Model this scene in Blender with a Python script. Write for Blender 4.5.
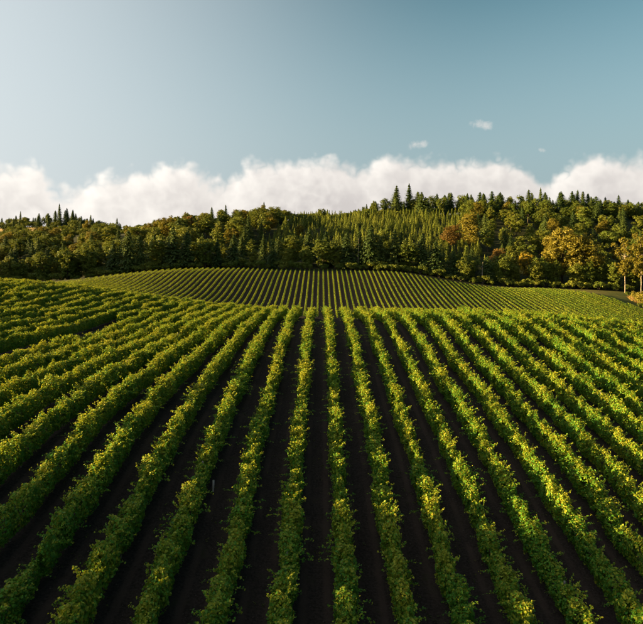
import bpy, math, random
import numpy as np
from mathutils import Vector

for o in list(bpy.data.objects):
    bpy.data.objects.remove(o)
scene = bpy.context.scene
COL = scene.collection
R = math.radians
rng = np.random.default_rng(7)
random.seed(7)

# ------------------------------------------------------------------ camera
CAMZ = 45.0                      # height of the drone above the datum
F = 624.0                        # focal length in photo pixels
HZ = 225.0                       # photo row of the true horizon
cam_d = bpy.data.cameras.new('camera')
cam = bpy.data.objects.new('camera', cam_d)
COL.objects.link(cam)
cam.location = (0, 0, CAMZ)
cam.rotation_euler = (R(90), 0, 0)
cam_d.sensor_fit = 'HORIZONTAL'
cam_d.sensor_width = 36
cam_d.lens = 36 * F / 643
cam_d.shift_y = -(312 - HZ) / 643
cam_d.clip_start = 0.5
cam_d.clip_end = 30000
scene.camera = cam

# ------------------------------------------------------------------ light
SUN_AZ = 93.0                   # degrees from the view direction towards the left
SUN_EL = 10.6
sa, se = R(SUN_AZ), R(SUN_EL)
SUN = Vector((-math.sin(sa) * math.cos(se), math.cos(sa) * math.cos(se), math.sin(se)))
sun_d = bpy.data.lights.new('sun', 'SUN')
sun = bpy.data.objects.new('sun', sun_d)
COL.objects.link(sun)
sun.location = (-200, -40, 150)
sun.rotation_euler = SUN.to_track_quat('Z', 'Y').to_euler()
sun_d.energy = 5.0
sun_d.angle = R(0.6)
sun_d.color = (1.0, 0.65, 0.24)
scene.view_settings.view_transform = 'Standard'
scene.view_settings.look = 'None'
scene.view_settings.exposure = 2.68
scene.view_settings.gamma = 1.0
scene.cycles.use_denoising = True
scene.cycles.max_bounces = 4
scene.cycles.diffuse_bounces = 2
scene.cycles.glossy_bounces = 1
scene.cycles.transmission_bounces = 3
scene.cycles.use_adaptive_sampling = True
scene.cycles.adaptive_threshold = 0.03
scene.cycles.transparent_max_bounces = 4


class S:
    """A node socket with arithmetic."""
    def __init__(self, nt, s):
        self.nt, self.s = nt, s

    def _m(self, op, *a, clamp=False):
        n = self.nt.nodes.new('ShaderNodeMath')
        n.operation = op
        n.use_clamp = clamp
        for i, v in enumerate((self,) + a):
            if isinstance(v, S):
                self.nt.links.new(v.s, n.inputs[i])
            else:
                n.inputs[i].default_value = v
        return S(self.nt, n.outputs[0])

    def __add__(self, b): return self._m('ADD', b)
    def __sub__(self, b): return self._m('SUBTRACT', b)
    def __mul__(self, b): return self._m('MULTIPLY', b)
    def __truediv__(self, b): return self._m('DIVIDE', b)
    def clamp(self): return self._m('ADD', 0.0, clamp=True)
    def smooth(self, lo, hi):
        n = self.nt.nodes.new('ShaderNodeMapRange')
        n.interpolation_type = 'SMOOTHSTEP'
        self.nt.links.new(self.s, n.inputs[0])
        n.inputs[1].default_value, n.inputs[2].default_value = lo, hi
        return S(self.nt, n.outputs[0])


def node(nt, kind, **kw):
    n = nt.nodes.new(kind)
    for k, v in kw.items():
        if isinstance(k, str) and hasattr(n, k):
            setattr(n, k, v)
    return n


def mixcol(nt, fac, a, b):
    n = nt.nodes.new('ShaderNodeMix')
    n.data_type = 'RGBA'
    for i, v in ((0, fac), (6, a), (7, b)):
        if isinstance(v, S):
            nt.links.new(v.s, n.inputs[i])
        elif isinstance(v, (int, float)):
            n.inputs[i].default_value = v
        elif isinstance(v, tuple):
            n.inputs[i].default_value = v if len(v) == 4 else (*v, 1)
        else:
            nt.links.new(v, n.inputs[i])
    return n.outputs[2]


# ------------------------------------------------------------------ sky with a bank of cumulus along the horizon
world = bpy.data.worlds.new('World')
scene.world = world
world.use_nodes = True
world.cycles.sampling_method = 'MANUAL'
world.cycles.sample_map_resolution = 256
wt = world.node_tree
for n in list(wt.nodes):
    wt.nodes.remove(n)
tc = wt.nodes.new('ShaderNodeTexCoord')
sky = wt.nodes.new('ShaderNodeTexSky')
sky.sky_type = 'NISHITA'
sky.sun_disc = False
sky.sun_elevation = R(SUN_EL)
sky.sun_rotation = R(-SUN_AZ)
sky.altitude = 100
sky.air_density = 1.0
sky.dust_density = 1.6
sky.ozone_density = 3.0


def vmath(op, a, b=None, scale=None):
    n = wt.nodes.new('ShaderNodeVectorMath')
    n.operation = op
    wt.links.new(a, n.inputs[0])
    if b is not None:
        if isinstance(b, (tuple, list)):
            n.inputs[1].default_value = b
        else:
            wt.links.new(b, n.inputs[1])
    if scale is not None:
        n.inputs[3].default_value = scale
    return n.outputs[0]


CLOUD_TOP = [(-40, 158), (0, 158), (30, 154), (47, 172), (62, 181), (85, 176), (110, 172), (135, 170), (160, 160),
             (175, 158), (200, 168), (215, 172), (235, 163), (262, 158), (300, 156), (335, 154), (360, 162), (380, 152),
             (405, 160), (430, 158), (455, 158), (475, 153), (500, 151), (518, 158), (532, 166), (545, 176), (556, 168),
             (575, 157), (600, 154), (643, 153), (690, 156)]
fcurve_tree = None


def cloud_density(vec):
    sep = wt.nodes.new('ShaderNodeSeparateXYZ')
    wt.links.new(vec, sep.inputs[0])
    x, y, z = (S(wt, sep.outputs[i]) for i in range(3))
    u = x._m('ARCTAN2', y)
    v = z / (x * x + y * y)._m('SQRT')
    fc = wt.nodes.new('ShaderNodeFloatCurve')
    c = fc.mapping.curves[0]
    pts = [((math.atan((px - 321.5) / F) + 0.6) / 1.2, (HZ - py) / F * math.cos(math.atan((px - 321.5) / F)) / 0.2) for px, py in CLOUD_TOP]
    c.points[0].location = (0.0, 0.5)
    c.points[1].location = (1.0, 0.5)
    for p in pts:
        c.points.new(*p)
    fc.mapping.update()
    wt.links.new(((u + 0.6) / 1.2).s, fc.inputs[1])
    top = S(wt, fc.outputs[0]) * 0.2
    def noise(scale, detail, rough, dist=0.0, off=(0, 0, 0)):
        n = wt.nodes.new('ShaderNodeTexNoise')
        n.inputs['Scale'].default_value = scale
        n.inputs['Detail'].default_value = detail
        n.inputs['Roughness'].default_value = rough
        n.inputs['Distortion'].default_value = dist
        wt.links.new(vmath('ADD', vec, off), n.inputs['Vector'])
        return S(wt, n.outputs[0])
    n1 = noise(11, 5, 0.52, 0.0)
    bil = (noise(30, 2.5, 0.5, 0.0, (3.1, 1.7, 0.4)) - 0.5)._m('ABSOLUTE') * 2.4
    # distances in units of v (0.0016 = one photo pixel)
    d = (top - v) + (n1 - 0.5) * 0.070 + (bil - 0.30) * 0.030 + 0.001
    return d, u, v, n1


gen = tc.outputs['Generated']
d0, u0, v0, n0 = cloud_density(gen)
lit_off = Vector((-0.80, -0.1, 0.62)).normalized() * 0.024
d1, _, _, _ = cloud_density(vmath('ADD', gen, tuple(lit_off)))
sdot = wt.nodes.new('ShaderNodeVectorMath')
sdot.operation = 'DOT_PRODUCT'
wt.links.new(gen, sdot.inputs[0])
sdot.inputs[1].default_value = SUN
sunward = S(wt, sdot.outputs['Value']).smooth(-0.24, 0.74)
alpha = d0.smooth(-0.005, 0.022)
lit = (((d0 - d1) * 30.0) - 0.12).clamp()
depth = d0.smooth(0.0, 0.075)
body = (lit * 0.50 + (depth * -0.38) + 0.36 + sunward * 0.46).clamp()
cl_shadow = (2.22, 2.08, 2.01)
cl_lit = (3.85, 3.66, 3.38)
cloud_col = mixcol(wt, body, cl_shadow, cl_lit)


def wisp(px, py, rx, ry, tilt):
    az = math.atan((px - 321.5) / F)
    vv = (HZ - py) / F * math.cos(az)
    du = (u0 - az) / (rx / F)
    dv = (v0 - vv) / (ry / F)
    dv = dv - du * tilt
    r2 = du * du + dv * dv
    n = wt.nodes.new('ShaderNodeTexNoise')
    n.inputs['Scale'].default_value = 75
    n.inputs['Detail'].default_value = 6
    n.inputs['Roughness'].default_value = 0.6
    n.inputs['Distortion'].default_value = 0.6
    wt.links.new(gen, n.inputs['Vector'])
    return ((S(wt, n.outputs[0]) - 0.42) * 3.2 + 0.75 - r2).smooth(0.0, 1.6)


wsum = None
for w in ((417, 145, 12, 5, 0.3), (482, 125, 13, 6, -0.35), (542, 150, 4, 3, 0)):
    a = wisp(*w)
    wsum = a if wsum is None else wsum._m('MAXIMUM', a)

hsv = wt.nodes.new('ShaderNodeHueSaturation')
hsv.inputs['Saturation'].default_value = 0.58
wt.links.new(sky.outputs[0], hsv.inputs['Color'])
gam = wt.nodes.new('ShaderNodeGamma')
gam.inputs[1].default_value = 1.5
wt.links.new(hsv.outputs[0], gam.inputs[0])
mul = wt.nodes.new('ShaderNodeMix')
mul.data_type = 'RGBA'
mul.blend_type = 'MULTIPLY'
mul.inputs[0].default_value = 1
wt.links.new(gam.outputs[0], mul.inputs[6])
mul.inputs[7].default_value = (0.160, 0.310, 0.268, 1)
air = mixcol(wt, v0.smooth(0.50, 0.0) * 0.85, mul.outputs[2], (1.42, 1.76, 1.92))      # paler towards the horizon
sky_col = mixcol(wt, sunward * 0.80, air, (3.00, 3.05, 3.10))     # haze thickening towards the sun
c1 = mixcol(wt, wsum * 0.6, sky_col, (2.920, 2.774, 2.628))
c2 = mixcol(wt, alpha, c1, cloud_col)
bg = wt.nodes.new('ShaderNodeBackground')
bg.inputs['Strength'].default_value = 0.05
wt.links.new(vmath('SCALE', c2, scale=0.915), bg.inputs['Color'])
wo = wt.nodes.new('ShaderNodeOutputWorld')
wt.links.new(bg.outputs[0], wo.inputs['Surface'])

# ------------------------------------------------------------------ helpers
def tag(o, label=None, cat=None, group=None, kind=None):
    if label: o['label'] = label
    if cat: o['category'] = cat
    if group: o['group'] = group
    if kind: o['kind'] = kind
    return o


def link(name, data, parent=None):
    o = bpy.data.objects.new(name, data)
    COL.objects.link(o)
    if parent is not None:
        o.parent = parent
    return o


def mesh_np(name, verts, faces, mat=None, tint=None, smooth=False):
    """verts (n,3); faces (m,k) of one polygon size, or a list of such arrays."""
    me = bpy.data.meshes.new(name)
    fl = faces if isinstance(faces, list) else [faces]
    fl = [np.asarray(f, dtype=np.int32) for f in fl if len(f)]
    nloop = sum(f.size for f in fl)
    npoly = sum(len(f) for f in fl)
    me.vertices.add(len(verts))
    me.vertices.foreach_set('co', np.asarray(verts, dtype=np.float32).ravel())
    me.loops.add(nloop)
    me.loops.foreach_set('vertex_index', np.concatenate([f.ravel() for f in fl]))
    me.polygons.add(npoly)
    tot = np.concatenate([np.full(len(f), f.shape[1], dtype=np.int32) for f in fl])
    start = np.concatenate([[0], np.cumsum(tot)[:-1]]).astype(np.int32)
    me.polygons.foreach_set('loop_start', start)
    if smooth:
        me.polygons.foreach_set('use_smooth', np.ones(npoly, dtype=bool))
    me.update(calc_edges=True)
    if tint is not None:
        at = me.attributes.new('tint', 'FLOAT', 'POINT')
        at.data.foreach_set('value', np.asarray(tint, dtype=np.float32))
    if mat: me.materials.append(mat)
    return me


def tube_np(path, radii, seg=6):
    path = np.asarray(path, float)
    n = len(path)
    vs, fs = [], []
    for i in range(n):
        t = path[min(i + 1, n - 1)] - path[max(i - 1, 0)]
        t = t / (np.linalg.norm(t) + 1e-9)
        a = np.cross(t, [0.31, 0.95, 0.05]); a /= np.linalg.norm(a) + 1e-9
        b = np.cross(t, a)
        for k in range(seg):
            th = 2 * math.pi * k / seg
            vs.append(path[i] + radii[i] * (math.cos(th) * a + math.sin(th) * b))
    for i in range(n - 1):
        for k in range(seg):
            k2 = (k + 1) % seg
            fs.append((i * seg + k, i * seg + k2, (i + 1) * seg + k2, (i + 1) * seg + k))
    return np.array(vs), np.array(fs, dtype=np.int32)


def join_parts(parts):
    vs, fs, off = [], [], 0
    for v, f in parts:
        vs.append(v); fs.append(f + off); off += len(v)
    return np.concatenate(vs), np.concatenate(fs)


SP = 2.4                        # row spacing in metres
X0 = -0.28
# ------------------------------------------------------------------ materials
def new_mat(name):
    m = bpy.data.materials.new(name)
    m.use_nodes = True
    nt = m.node_tree
    for n in list(nt.nodes):
        nt.nodes.remove(n)
    out = nt.nodes.new('ShaderNodeOutputMaterial')
    return m, nt, out


def leaf_mat(name, dark, mid, light, accent=None, accent_amt=0.0, transl=0.35, patch=0.25, rough=0.5, objvar=0.5, light_at=0.85):
    """Foliage: every leaf has its own tint, every plant its own shift, wide soft patches over the land."""
    m, nt, out = new_mat(name)
    at = node(nt, 'ShaderNodeAttribute'); at.attribute_name = 'tint'
    t = S(nt, at.outputs['Fac'])
    oi = node(nt, 'ShaderNodeObjectInfo')
    geo = node(nt, 'ShaderNodeNewGeometry')
    nz = node(nt, 'ShaderNodeTexNoise'); nz.inputs['Scale'].default_value = patch; nz.inputs['Detail'].default_value = 3
    nt.links.new(geo.outputs['Position'], nz.inputs['Vector'])
    v = t * (1 - objvar) + S(nt, oi.outputs['Random']) * objvar * 0.6 + S(nt, nz.outputs[0]) * objvar * 0.6
    ramp = node(nt, 'ShaderNodeValToRGB')
    ramp.color_ramp.elements[0].position = 0.15
    ramp.color_ramp.elements[0].color = (*dark, 1)
    ramp.color_ramp.elements[1].position = light_at
    ramp.color_ramp.elements[1].color = (*light, 1)
    e = ramp.color_ramp.elements.new(0.5); e.color = (*mid, 1)
    nt.links.new(v.s, ramp.inputs[0])
    col = ramp.outputs[0]
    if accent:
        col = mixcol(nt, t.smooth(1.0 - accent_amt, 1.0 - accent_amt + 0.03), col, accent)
    p = node(nt, 'ShaderNodeBsdfPrincipled')
    nt.links.new(col, p.inputs['Base Color'])
    p.inputs['Roughness'].default_value = rough
    p.inputs['Specular IOR Level'].default_value = 0.12
    tr = node(nt, 'ShaderNodeBsdfTranslucent')
    nt.links.new(mixcol(nt, 0.5, col, (light[0] * 1.1, light[1] * 1.05, light[2] * 0.5)), tr.inputs['Color'])
    mx = node(nt, 'ShaderNodeMixShader'); mx.inputs[0].default_value = transl
    nt.links.new(p.outputs[0], mx.inputs[1]); nt.links.new(tr.outputs[0], mx.inputs[2])
    nt.links.new(mx.outputs[0], out.inputs['Surface'])
    return m


def bark_mat(name, a, b, scale=3.0, zs=0.25):
    m, nt, out = new_mat(name)
    tcn = node(nt, 'ShaderNodeTexCoord')
    mp = node(nt, 'ShaderNodeMapping'); mp.inputs['Scale'].default_value = (scale, scale, scale * zs)
    nt.links.new(tcn.outputs['Object'], mp.inputs[0])
    nz = node(nt, 'ShaderNodeTexNoise'); nz.inputs['Scale'].default_value = 1.0; nz.inputs['Detail'].default_value = 6
    nt.links.new(mp.outputs[0], nz.inputs['Vector'])
    p = node(nt, 'ShaderNodeBsdfPrincipled'); p.inputs['Roughness'].default_value = 0.9
    nt.links.new(mixcol(nt, S(nt, nz.outputs[0]).smooth(0.35, 0.65), a, b), p.inputs['Base Color'])
    bp = node(nt, 'ShaderNodeBump'); bp.inputs['Strength'].default_value = 0.6; bp.inputs['Distance'].default_value = 0.05
    nt.links.new(nz.outputs[0], bp.inputs['Height']); nt.links.new(bp.outputs[0], p.inputs['Normal'])
    nt.links.new(p.outputs[0], out.inputs['Surface'])
    return m


M = {}
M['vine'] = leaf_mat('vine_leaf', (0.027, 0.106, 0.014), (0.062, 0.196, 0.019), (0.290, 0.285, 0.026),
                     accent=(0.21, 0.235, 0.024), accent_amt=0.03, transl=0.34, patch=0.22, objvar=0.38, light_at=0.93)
M['far_vine'] = leaf_mat('far_vine_leaf', (0.034, 0.088, 0.010), (0.090, 0.160, 0.015), (0.235, 0.262, 0.024), transl=0.34, patch=0.06, objvar=0.3)
M['fir'] = leaf_mat('fir_needles', (0.014, 0.032, 0.010), (0.030, 0.056, 0.014), (0.068, 0.094, 0.020), transl=0.12, patch=0.03, rough=0.6, objvar=0.55)
M['young'] = leaf_mat('young_conifer_needles', (0.046, 0.080, 0.015), (0.098, 0.138, 0.022), (0.170, 0.195, 0.032), transl=0.18, patch=0.03, rough=0.6, objvar=0.5)
M['leaf_green'] = leaf_mat('broad_leaf_green', (0.030, 0.062, 0.011), (0.074, 0.112, 0.017), (0.165, 0.175, 0.026), transl=0.25, patch=0.04, objvar=0.5)
M['leaf_gold'] = leaf_mat('broad_leaf_gold', (0.056, 0.064, 0.011), (0.115, 0.112, 0.016), (0.190, 0.162, 0.024), transl=0.28, patch=0.15, objvar=0.35)
M['leaf_rust'] = leaf_mat('broad_leaf_rust', (0.070, 0.050, 0.014), (0.120, 0.082, 0.020), (0.175, 0.112, 0.028), transl=0.25, patch=0.15, objvar=0.35)
M['leaf_yellow'] = leaf_mat('broad_leaf_yellow', (0.16, 0.13, 0.015), (0.26, 0.20, 0.022), (0.36, 0.27, 0.03), transl=0.3, patch=0.15, objvar=0.3)
M['bark'] = bark_mat('bark', (0.030, 0.022, 0.016), (0.075, 0.058, 0.042))
M['birch'] = bark_mat('pale_bark', (0.09, 0.075, 0.06), (0.28, 0.25, 0.21), 2.0, 1.2)
M['vine_wood'] = bark_mat('vine_wood', (0.028, 0.020, 0.014), (0.085, 0.060, 0.040), 14)
M['post'] = bark_mat('weathered_post', (0.06, 0.052, 0.045), (0.15, 0.13, 0.11), 9)
M['dead'] = bark_mat('bleached_dead_wood', (0.12, 0.105, 0.09), (0.30, 0.26, 0.22), 2.0)
M['dry'] = leaf_mat('dry_grass_blade', (0.16, 0.11, 0.035), (0.27, 0.19, 0.06), (0.40, 0.28, 0.09), transl=0.25, patch=0.4, objvar=0.3)
M['weed'] = leaf_mat('weed_blade', (0.03, 0.05, 0.012), (0.06, 0.085, 0.02), (0.12, 0.11, 0.035), transl=0.25, patch=0.4, objvar=0.4)


def plain(name, col, rough=0.7, var=0.15, scale=20):
    m, nt, out = new_mat(name)
    nz = node(nt, 'ShaderNodeTexNoise'); nz.inputs['Scale'].default_value = scale; nz.inputs['Detail'].default_value = 4
    p = node(nt, 'ShaderNodeBsdfPrincipled'); p.inputs['Roughness'].default_value = rough
    nt.links.new(mixcol(nt, S(nt, nz.outputs[0]), tuple(c * (1 - var) for c in col), tuple(min(1, c * (1 + var)) for c in col)), p.inputs['Base Color'])
    nt.links.new(p.outputs[0], out.inputs['Surface'])
    return m


M['tube'] = plain('white_tube_plastic', (0.34, 0.33, 0.31), 0.5)
M['clod'] = plain('soil_clod', (0.060, 0.046, 0.037), 0.95, 0.6, 0.8)


def ground_mat():
    m, nt, out = new_mat('ground_soil_and_grass')
    geo = node(nt, 'ShaderNodeNewGeometry')
    def noise(scale, detail=5, rough=0.6, dist=0.0):
        n = node(nt, 'ShaderNodeTexNoise'); n.inputs['Scale'].default_value = scale
        n.inputs['Detail'].default_value = detail; n.inputs['Roughness'].default_value = rough
        n.inputs['Distortion'].default_value = dist
        nt.links.new(geo.outputs['Position'], n.inputs['Vector'])
        return S(nt, n.outputs[0])
    big, mid, fine = noise(0.05, 3), noise(0.9, 5), noise(9, 6, 0.7)
    soil = mixcol(nt, fine.smooth(0.3, 0.75), (0.016, 0.0125, 0.0105), (0.052, 0.040, 0.033))
    soil = mixcol(nt, mid.smooth(0.45, 0.75) * 0.55, soil, (0.050, 0.037, 0.028))
    soil = mixcol(nt, (mid * 0.6 + noise(3.3) * 0.5).smooth(0.60, 0.72) * 0.45, soil, (0.026, 0.032, 0.012))
    sx = node(nt, 'ShaderNodeSeparateXYZ'); nt.links.new(geo.outputs['Position'], sx.inputs[0])
    lane = (((S(nt, sx.outputs[0]) - X0) / SP + 100.0 + (mid - 0.5) * 0.06)._m('FRACT') - 0.5)._m('ABSOLUTE')      # 0.5 = middle of an alley ... 0 = under a row
    track = (((lane - 0.29)._m('ABSOLUTE')).smooth(0.10, 0.03)) * (noise(0.35, 3).smooth(0.3, 0.6))
    soil = mixcol(nt, track * 0.65, soil, (0.062, 0.044, 0.034))
    grass = mixcol(nt, mid.smooth(0.3, 0.7), (0.040, 0.062, 0.014), (0.080, 0.090, 0.024))
    grass = mixcol(nt, big.smooth(0.4, 0.65) * 0.6, grass, (0.12, 0.105, 0.036))
    dry = mixcol(nt, mid.smooth(0.3, 0.7), (0.24, 0.18, 0.075), (0.34, 0.25, 0.10))
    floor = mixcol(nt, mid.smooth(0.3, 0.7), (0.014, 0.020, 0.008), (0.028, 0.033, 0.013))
    def att(nm):
        a = node(nt, 'ShaderNodeAttribute'); a.attribute_name = nm
        return S(nt, a.outputs['Fac'])
    jit = (mid - 0.5) * 0.5
    col = mixcol(nt, (att('soil') + jit).smooth(0.35, 0.65), grass, soil)
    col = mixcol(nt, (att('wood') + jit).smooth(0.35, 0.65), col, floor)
    col = mixcol(nt, (att('dry') + jit).smooth(0.35, 0.65), col, dry)
    p = node(nt, 'ShaderNodeBsdfPrincipled'); p.inputs['Roughness'].default_value = 0.95
    p.inputs['Specular IOR Level'].default_value = 0.1
    nt.links.new(col, p.inputs['Base Color'])
    bp = node(nt, 'ShaderNodeBump'); bp.inputs['Strength'].default_value = 0.9; bp.inputs['Distance'].default_value = 0.08
    nt.links.new((fine * 0.6 + mid * 0.8).s, bp.inputs['Height']); nt.links.new(bp.outputs[0], p.inputs['Normal'])
    nt.links.new(p.outputs[0], out.inputs['Surface'])
    return m


M['ground'] = ground_mat()

# ------------------------------------------------------------------ terrain, solved from where the vine rows run
SP = 2.4                        # row spacing in metres
X0 = -0.28
TOP = 1.80                      # canopy top above the soil
def rowx(k): return k * SP + X0

P = []                          # (X, Y, drop below the camera) of the soil
def row(k, pts):
    X = rowx(k)
    for x, y in pts:
        d = F * X / (x - 321.5)
        P.append((X, d, (y - HZ) / F * d + TOP))
row(-1.5, [(254, 430), (224.5, 574)])
row(-2.5, [(208, 430), (161, 574), (229, 340 + 40)][:2])
row(-3.5, [(167, 430), (229, 340)])
row(-4.5, [(123, 424), (159, 385), (185, 360), (210, 339), (228, 322)])
row(-5.5, [(100, 396), (120.5, 380), (154, 357), (184.6, 338), (213, 317), (236, 310)])
row(-6.5, [(85, 378), (123, 356), (159, 338), (187, 324)])
row(-7.5, [(56, 375), (95, 361), (128, 344), (159, 329)])
row(-8.5, [(26, 373), (67, 358), (110, 346), (144, 331)])
row(-9.5, [(0, 374), (26, 360), (64, 347), (108, 336), (136, 329)])
for d, L in ((60, ((-25, 11.0), (-30, 10.5), (-35, 10.1), (-45, 9.4))), (75, ((-25, 12.2), (-30, 11.7), (-36, 11.0), (-45, 10.2))),
             (95, ((-20, 12.9), (-30, 12.5), (-40, 11.4), (-50, 10.1))), (105, ((-58, 9.4),)), (50, ((-27, 10.2), (-32, 9.8)))):
    for X, h in L:
        P.append((X, d, h + TOP))
row(2.5, [(380, 346), (390, 378), (404.7, 409)])
row(3.5, [(384.5, 312), (404.7, 351), (420, 380), (438, 420)])
row(4.5, [(404.7, 310), (424.9, 344), (448.5, 380), (469.7, 408), (512.5, 480), (566, 574)])
row(5.5, [(424.9, 312), (447.3, 341), (478.7, 380), (514.6, 424), (551, 480), (607, 574)])
row(6.5, [(442.8, 313), (465, 336), (506.8, 380), (593, 480)])
row(7.5, [(487.7, 333), (631.7, 480)])
row(1.5, [(399, 574)]); row(2.5, [(453, 574)]); row(3.5, [(509, 574)])
def at(x, y, d, dh=0.0):         # photo pixel at a depth
    P.append(((x - 321.5) / F * d, d, (y - HZ) / F * d + dh))
for y, sp in ((600, 63.0), (480, 45.0), (430, 38.0), (384, 31.0), (340, 25.0), (312, 19.6)):
    at(321.5, y, F * SP / sp, TOP)
for x, y, d in ((566, 311, 84), (628, 320, 82), (500, 310, 80), (643, 340, 66), (643, 400, 48), (560, 350, 62)):
    at(x, y, d, TOP)
for x, y, d in ((0, 277.5, 112), (40, 280.5, 114), (80, 285, 116), (120, 290.5, 118), (160, 296, 118), (200, 301, 115), (236, 305.5, 106)):
    at(x, y, d, TOP)
P += [(-30, 150, 22.5), (-15, 138, 20.5), (-50, 152, 18.5)]
# hidden hollow behind the crest
P += [(0, 105, 15.5), (0, 150, 27), (0, 200, 34), (40, 105, 18), (60, 150, 29), (70, 210, 38), (-30, 200, 29.5), (-40, 192, 27.5), (-14, 138, 21),
      (-60, 135, 14), (-70, 180, 22), (-90, 150, 16), (-100, 220, 24.5), (110, 120, 24), (120, 200, 38)]
# the far slope (canopy tops)
for x, y, d in ((320, 307, 245), (320, 288, 288), (320, 271, 333), (250, 303, 246), (250, 269, 325), (197, 296, 245), (223, 270, 315), (144, 290, 245),
                (174, 269, 302), (110, 283, 262), (110, 274, 285), (80, 281, 268), (400, 309, 245), (400, 272, 330), (448, 310, 250), (448, 283, 318), (489, 289, 320),
                (500, 311, 255), (541, 289.5, 322), (566, 310, 258), (583, 292, 312), (614, 307, 270), (633, 320, 240)):
    at(x, y - (3.2 if d > 280 else 1.0), d, 1.35)
# the grassy strip and the woods beyond
for x, y, d in ((180, 269, 330), (250, 269, 345), (320, 270, 350), (400, 271, 346), (450, 278.5, 345), (500, 286, 345), (560, 287, 350), (600, 290, 345), (625, 291, 318), (643, 300, 305), (690, 312, 300),
                (80, 283, 320), (0, 285, 340), (-80, 285, 340), (640, 312, 270), (670, 330, 240)):
    at(x, y, d)
for x, y, d in ((320, 246, 410), (400, 240, 420), (250, 247, 400), (180, 252, 390), (500, 250, 420), (580, 258, 410), (643, 262, 400), (100, 258, 400), (20, 262, 400), (-80, 262, 400),
                (320, 219, 520), (355, 217, 540), (400, 214, 560), (450, 214, 570), (500, 214, 570), (560, 214, 570), (600, 217, 570), (643, 219, 570), (720, 222, 560),
                (250, 222, 480), (180, 229, 450), (140, 234, 450), (110, 240, 450), (60, 246, 470), (0, 246, 470), (-80, 246, 470),
                (70, 226, 700), (40, 226, 690), (20, 228, 660), (0, 230, 650), (-60, 230, 680), (125, 234, 700), (-120, 226, 700), (200, 240, 700), (400, 232, 760), (600, 232, 760)):
    at(x, y, d)
# land around and behind the drone
P += [(0, 8, 15.6), (-14, 10, 14.0), (20, 10, 17.5), (0, -40, 19), (-30, 20, 12.6), (-50, 20, 10), (-40, 45, 11.2), (-60, 60, 9.5), (-75, 90, 9.0), (-95, 60, 8.5), (-90, 20, 7.5),
      (-80, -30, 7.5), (-130, 0, 7.0), (-130, 60, 9), (-130, 110, 11), (-140, 180, 18), (-190, 100, 13), (-190, 0, 9), (-190, 200, 19), (-190, 280, 22), (40, 20, 18.5), (60, 50, 17), (80, 80, 19),
      (100, 20, 24), (120, 60, 25), (60, -40, 23), (200, 0, 36), (220, 120, 42), (220, 240, 44), (210, 330, 36), (0, -200, 30), (-200, -200, 8), (200, -200, 44)]
for a in range(0, 360, 20):
    for r, h in ((1300, 30), (3000, 45), (9000, 70)):
        P.append((r * math.sin(R(a)), 200 + r * math.cos(R(a)), h + 10 * math.sin(a * 0.07 + r)))
P = np.array(P)


def rbf_fit(P, nug):
    n = len(P)
    d = np.hypot(P[:, None, 0] - P[None, :, 0], P[:, None, 1] - P[None, :, 1])
    A = np.zeros((n + 1, n + 1))
    A[:n, :n] = -d + np.eye(n) * nug
    A[:n, n] = 1; A[n, :n] = 1
    b = np.zeros(n + 1); b[:n] = P[:, 2]
    return np.linalg.solve(A, b)


W = rbf_fit(P, 2.0)


def rbf_eval(x, y):
    sh = x.shape
    x, y = x.ravel(), y.ravel()
    out = np.empty(len(x))
    for s in range(0, len(x), 20000):
        d = np.hypot(x[s:s + 20000, None] - P[None, :, 0], y[s:s + 20000, None] - P[None, :, 1])
        out[s:s + 20000] = -d @ W[:-1] + W[-1]
    return out.reshape(sh)


# a smooth 2 m height grid over the working area
GX = np.arange(-420, 421, 2.0)
GY = np.arange(-120, 821, 2.0)
gxx, gyy = np.meshgrid(GX, GY)
GH = CAMZ - rbf_eval(gxx, gyy)


def blur(a, sig):
    r = int(3 * sig) + 1
    k = np.exp(-0.5 * (np.arange(-r, r + 1) / sig) ** 2); k /= k.sum()
    for ax in (0, 1):
        pad = [(0, 0), (0, 0)]; pad[ax] = (r, r)
        p = np.pad(a, pad, mode='edge')
        a = sum(k[i] * np.take(p, range(i, i + a.shape[ax]), axis=ax) for i in range(2 * r + 1))
    return a


near = blur(GH, 1.8)
far = blur(GH, 4.0)
wgt = np.clip((gyy - 185) / 45, 0, 1)
GH = near * (1 - wgt) + far * wgt


def ground_z(x, y):
    x = np.asarray(x, float); y = np.asarray(y, float)
    fx = np.clip((x - GX[0]) / 2.0, 0, len(GX) - 1.001); fy = np.clip((y - GY[0]) / 2.0, 0, len(GY) - 1.001)
    i, j = fx.astype(int), fy.astype(int)
    a, b = fx - i, fy - j
    return (GH[j, i] * (1 - a) * (1 - b) + GH[j, i + 1] * a * (1 - b) + GH[j + 1, i] * (1 - a) * b + GH[j + 1, i + 1] * a * b)


def gz(x, y): return float(ground_z(x, y))


def px(x, y, d):                 # screen -> plan, only to read positions off the photograph
    return (x - 321.5) / F * d, d


def axis(segs):
    out = []
    for a, b, s in segs:
        out += list(np.arange(a, b, s))
    return np.array(out + [segs[-1][1]])


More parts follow.
